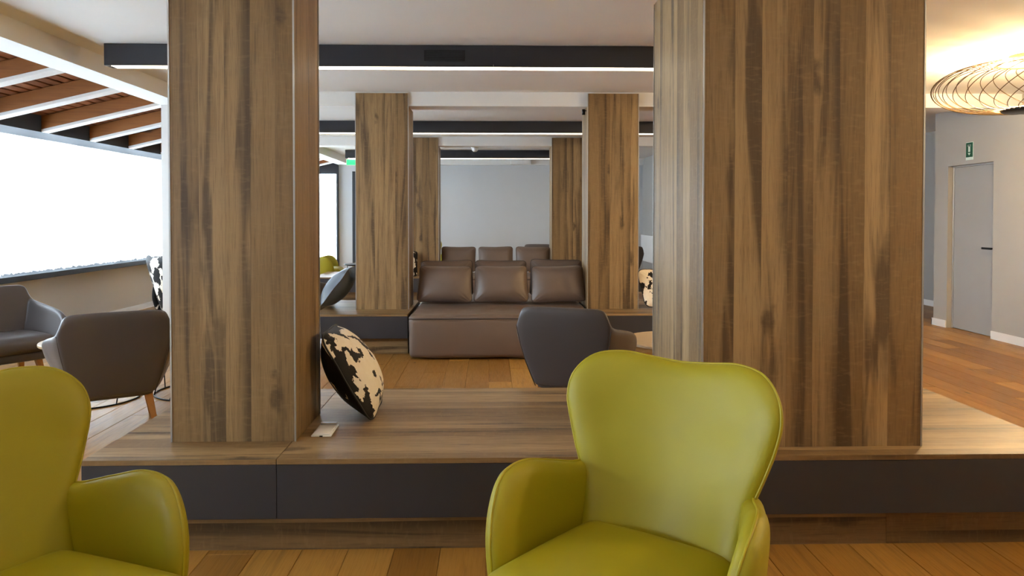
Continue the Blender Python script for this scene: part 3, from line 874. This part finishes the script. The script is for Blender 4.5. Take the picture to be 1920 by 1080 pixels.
# pillows leaning on the columns
cushion('cowhide_pillow', 'black and white cowhide pillow leaning on the front left column', 'pillow', 0.48, 0.52, 0.25, 'cow', 'black_slot',
        (-0.725, 3.60, 0.645), (0, 0, 0), 2.2, None, 0, 0.42)
bpy.context.view_layer.update()
def lean(o, loc, normal, roll=0.0):
    """local +y becomes -normal, local z stays as upright as it can"""
    n = Vector(normal).normalized(); yv = -n
    xv = yv.cross(Vector((0, 0, 1))).normalized(); zv = xv.cross(yv)
    m = Matrix((xv, yv, zv)).transposed().to_4x4() @ Matrix.Rotation(roll, 4, 'Y')
    o.rotation_euler = m.to_euler(); o.location = loc
pl = [o for o in COL.objects if o.name == 'cowhide_pillow'][0]
lean(pl, (-0.715, 3.60, 0.652), (0.86, 0.02, 0.50))
p2 = cushion('leather_pillow', 'slate blue leather pillow leaning on the middle-row left column', 'pillow', 0.50, 0.56, 0.25, 'slate', 'seam', (0, 0, 0), (0, 0, 0), 5.5, None, 0, 0.32)
lean(p2, (-1.70, 7.78, 0.665), (-0.80, 0.0, 0.60))
p3 = cushion('cowhide_pillow', 'black and white cowhide pillow right of the middle-row right column', 'pillow', 0.46, 0.46, 0.18, 'cow3', 'black_slot', (0, 0, 0), (0, 0, 0), 8.1, None, 0, 0.4)
lean(p3, (1.865, 7.72, 0.650), (0.38, -0.84, 0.38))
p4 = cushion('cowhide_pillow', 'cowhide pillow sliver beside the sofa, against the farthest left column', 'pillow', 0.44, 0.44, 0.15, 'cow3', 'black_slot', (0, 0, 0), (0, 0, 0), 9.4)
lean(p4, (-1.46, 11.75, 0.645), (0.05, -0.97, 0.25))

# white pop-up socket on the bench
t = thing('bench_socket', 'small white socket plate lying on the front bench beside the left column', 'socket', (-0.785, 3.29, 0.43))
box('plate', -0.046, 0.046, -0.085, 0.085, 0, 0.007, 'rad', t, 0.002)
box('lid', -0.038, 0.038, -0.070, 0.060, 0.007, 0.012, 'white', t, 0.002)
box('hinge', -0.038, 0.038, 0.064, 0.076, 0.007, 0.022, 'alu', t, 0.002)
box('latch', -0.007, 0.007, -0.0875, -0.082, 0.0, 0.006, 'black_slot', t)

# ================================================================== PENDANT LAMPS
def pendant(label, loc, power=LAMP_POWER):
    t = thing('wire_pendant_lamp', label, 'lamp', loc)
    zc = loc[2]
    lathe('ceiling_plate', [(0, -0.03), (0.13, -0.03), (0.135, -0.026), (0.135, 0), (0, 0)], 'plate', t, 48)
    tube('stem', [(0, 0, -0.03), (0, 0, -0.46)], 0.008, 'plate', t, 10)
    lathe('bottom_disc', [(0, -0.475), (0.18, -0.475), (0.19, -0.468), (0.19, -0.452), (0.17, -0.448), (0, -0.448)], 'black', t, 56)
    lathe('light_disc', [(0, -0.447), (0.155, -0.447), (0.155, -0.442), (0, -0.442)], 'lamp_led', t, 48)
    lathe('top_ring', [(0.21, -0.075), (0.225, -0.075), (0.225, -0.067), (0.21, -0.067), (0.21, -0.075)], 'brass', t, 48)
    me = None; N = 30
    for k in range(N):
        if me is None:
            pts = []
            for j in range(29):
                f = j/28
                an = PI*f
                # flattened ring section: from the disc out to the rim and back to the top ring
                zz = -0.46 + 0.39*(0.5-0.5*math.cos(an))
                rr = 0.19 + 0.505*math.sin(an)**0.85 + 0.02*f
                pts.append((rr*math.cos(1.25*f), rr*math.sin(1.25*f), zz))
            wv = tube('wire', pts, 0.0034, 'brass', t, 6); me = wv.data
        else: wv = link('wire', me, None, t)
        wv.rotation_euler = (0, 0, 2*PI*k/N)
    l = bpy.data.lights.new('pendant_light', 'POINT'); l.shadow_soft_size = 0.035; l.energy = power; l.color = (1.0, 0.74, 0.40)
    o = bpy.data.objects.new('pendant_light', l); COL.objects.link(o); o.parent = t
    o.location = (0, 0, -0.27)
    return t
pendant('flat round bronze wire pendant lamp glowing at the upper right ceiling', (4.54, 5.78, ZC))
pendant('flat round bronze wire pendant lamp over the right aisle, nearer than the picture edge', (4.3, 1.6, ZC), 170.0)

# ================================================================== SMALL FITTINGS
# green exit plate over the grey door
t = thing('exit_plate', 'small green escape sign on the grey wall above the door', 'sign', (XD, 8.46, 2.265))
box('plate', -0.004, 0, -0.066, 0.066, -0.12, 0.10, 'sign_white', t, 0.001)
box('green_field', -0.006, -0.004, -0.060, 0.060, -0.085, 0.094, 'sign_green', t)
bm = bmesh.new()
bx(bm, -0.0075, -0.006, -0.017, 0.017, -0.020, 0.070); bx(bm, -0.0075, -0.006, -0.026, 0.026, 0.045, 0.070)
for s in (0,):
    v = [bm.verts.new((-0.0075, a, b)) for a, b in ((-0.024, -0.034), (0.024, -0.034), (0.0, -0.066))]
    bm.faces.new(v)
    v = [bm.verts.new((-0.006, a, b)) for a, b in ((-0.024, -0.034), (0.024, -0.034), (0.0, -0.066))]
    bm.faces.new(v)
from_bm('pictogram', bm, 'sign_white', t)
# lit green exit sign below the farthest channel
t = thing('lit_exit_sign', 'glowing green exit sign below the farthest ceiling channel', 'sign', (-2.82, 14.35, ZC-0.18))
box('bracket', -0.02, 0.02, -0.015, 0.015, -0.012, 0.0, 'white', t)
box('housing', -0.15, 0.15, -0.02, 0.02, -0.135, -0.01, 'white', t, 0.003)
box('lit_face', -0.14, 0.14, -0.022, -0.020, -0.128, -0.018, 'sign_lit', t)
# smoke detector
t = thing('smoke_detector', 'small white dome smoke detector on the ceiling before the farthest channel', 'detector', (-0.315, 13.75, ZC))
lathe('base', [(0, -0.02), (0.07, -0.02), (0.075, -0.015), (0.075, 0), (0, 0)], 'white', t, 32)
lathe('dome', [(0, -0.09), (0.03, -0.085), (0.055, -0.065), (0.062, -0.035), (0.062, -0.02), (0, -0.02)], 'white', t, 32)
# casing on the far beam
t = thing('wall_casing', 'white boxed casing on the beam above the grey end wall', 'casing', (0.70, YF-0.12, ZB))
box('body', -0.235, 0.235, -0.10, 0, 0.003, ZC-ZB-0.003, 'white', t, 0.004)
box('cover', -0.225, 0.225, -0.106, -0.10, 0.012, ZC-ZB-0.012, 'white', t, 0.002)
# little black spotlight high on the middle right column
t = thing('column_spot', 'tiny black spot fitting high on the middle-row right column', 'spotlight', (1.06, 7.70, 2.60))
tube('arm', [(0, 0, 0.02), (-0.03, 0, 0.02)], 0.006, 'black', t, 8)
tube('head', [(-0.03, 0, 0.035), (-0.03, 0, -0.025)], 0.018, 'black', t, 14)
# radiators
def radiator(label, loc, rz, L, H):
    t = thing('panel_radiator', label, 'radiator', loc, rz)
    box('panel', -L/2, L/2, -0.075, -0.045, 0, H, 'rad', t, 0.006)
    box('top_grille', -L/2+0.01, L/2-0.01, -0.06, -0.008, H-0.02, H-0.005, 'rad', t, 0.002)
    for k in range(int(L/0.07)):
        xx = -L/2+0.04+k*0.07
        box('rib', xx, xx+0.035, -0.079, -0.074, 0.03, H-0.03, 'rad', t, 0.002)
    for s in (-1, 1): box('bracket', s*L*0.3-0.02, s*L*0.3+0.02, -0.05, 0, H*0.4, H*0.6, 'rad', t)
    return t
radiator('white panel radiator on the far right wall beyond the cowhide pillow', (3.595, 15.6, 0.42), -PI/2, 1.2, 0.6)
radiator('white panel radiator on the dim corridor wall left of the door', (7.095, 11.75, 0.40), -PI/2, 0.9, 0.6)
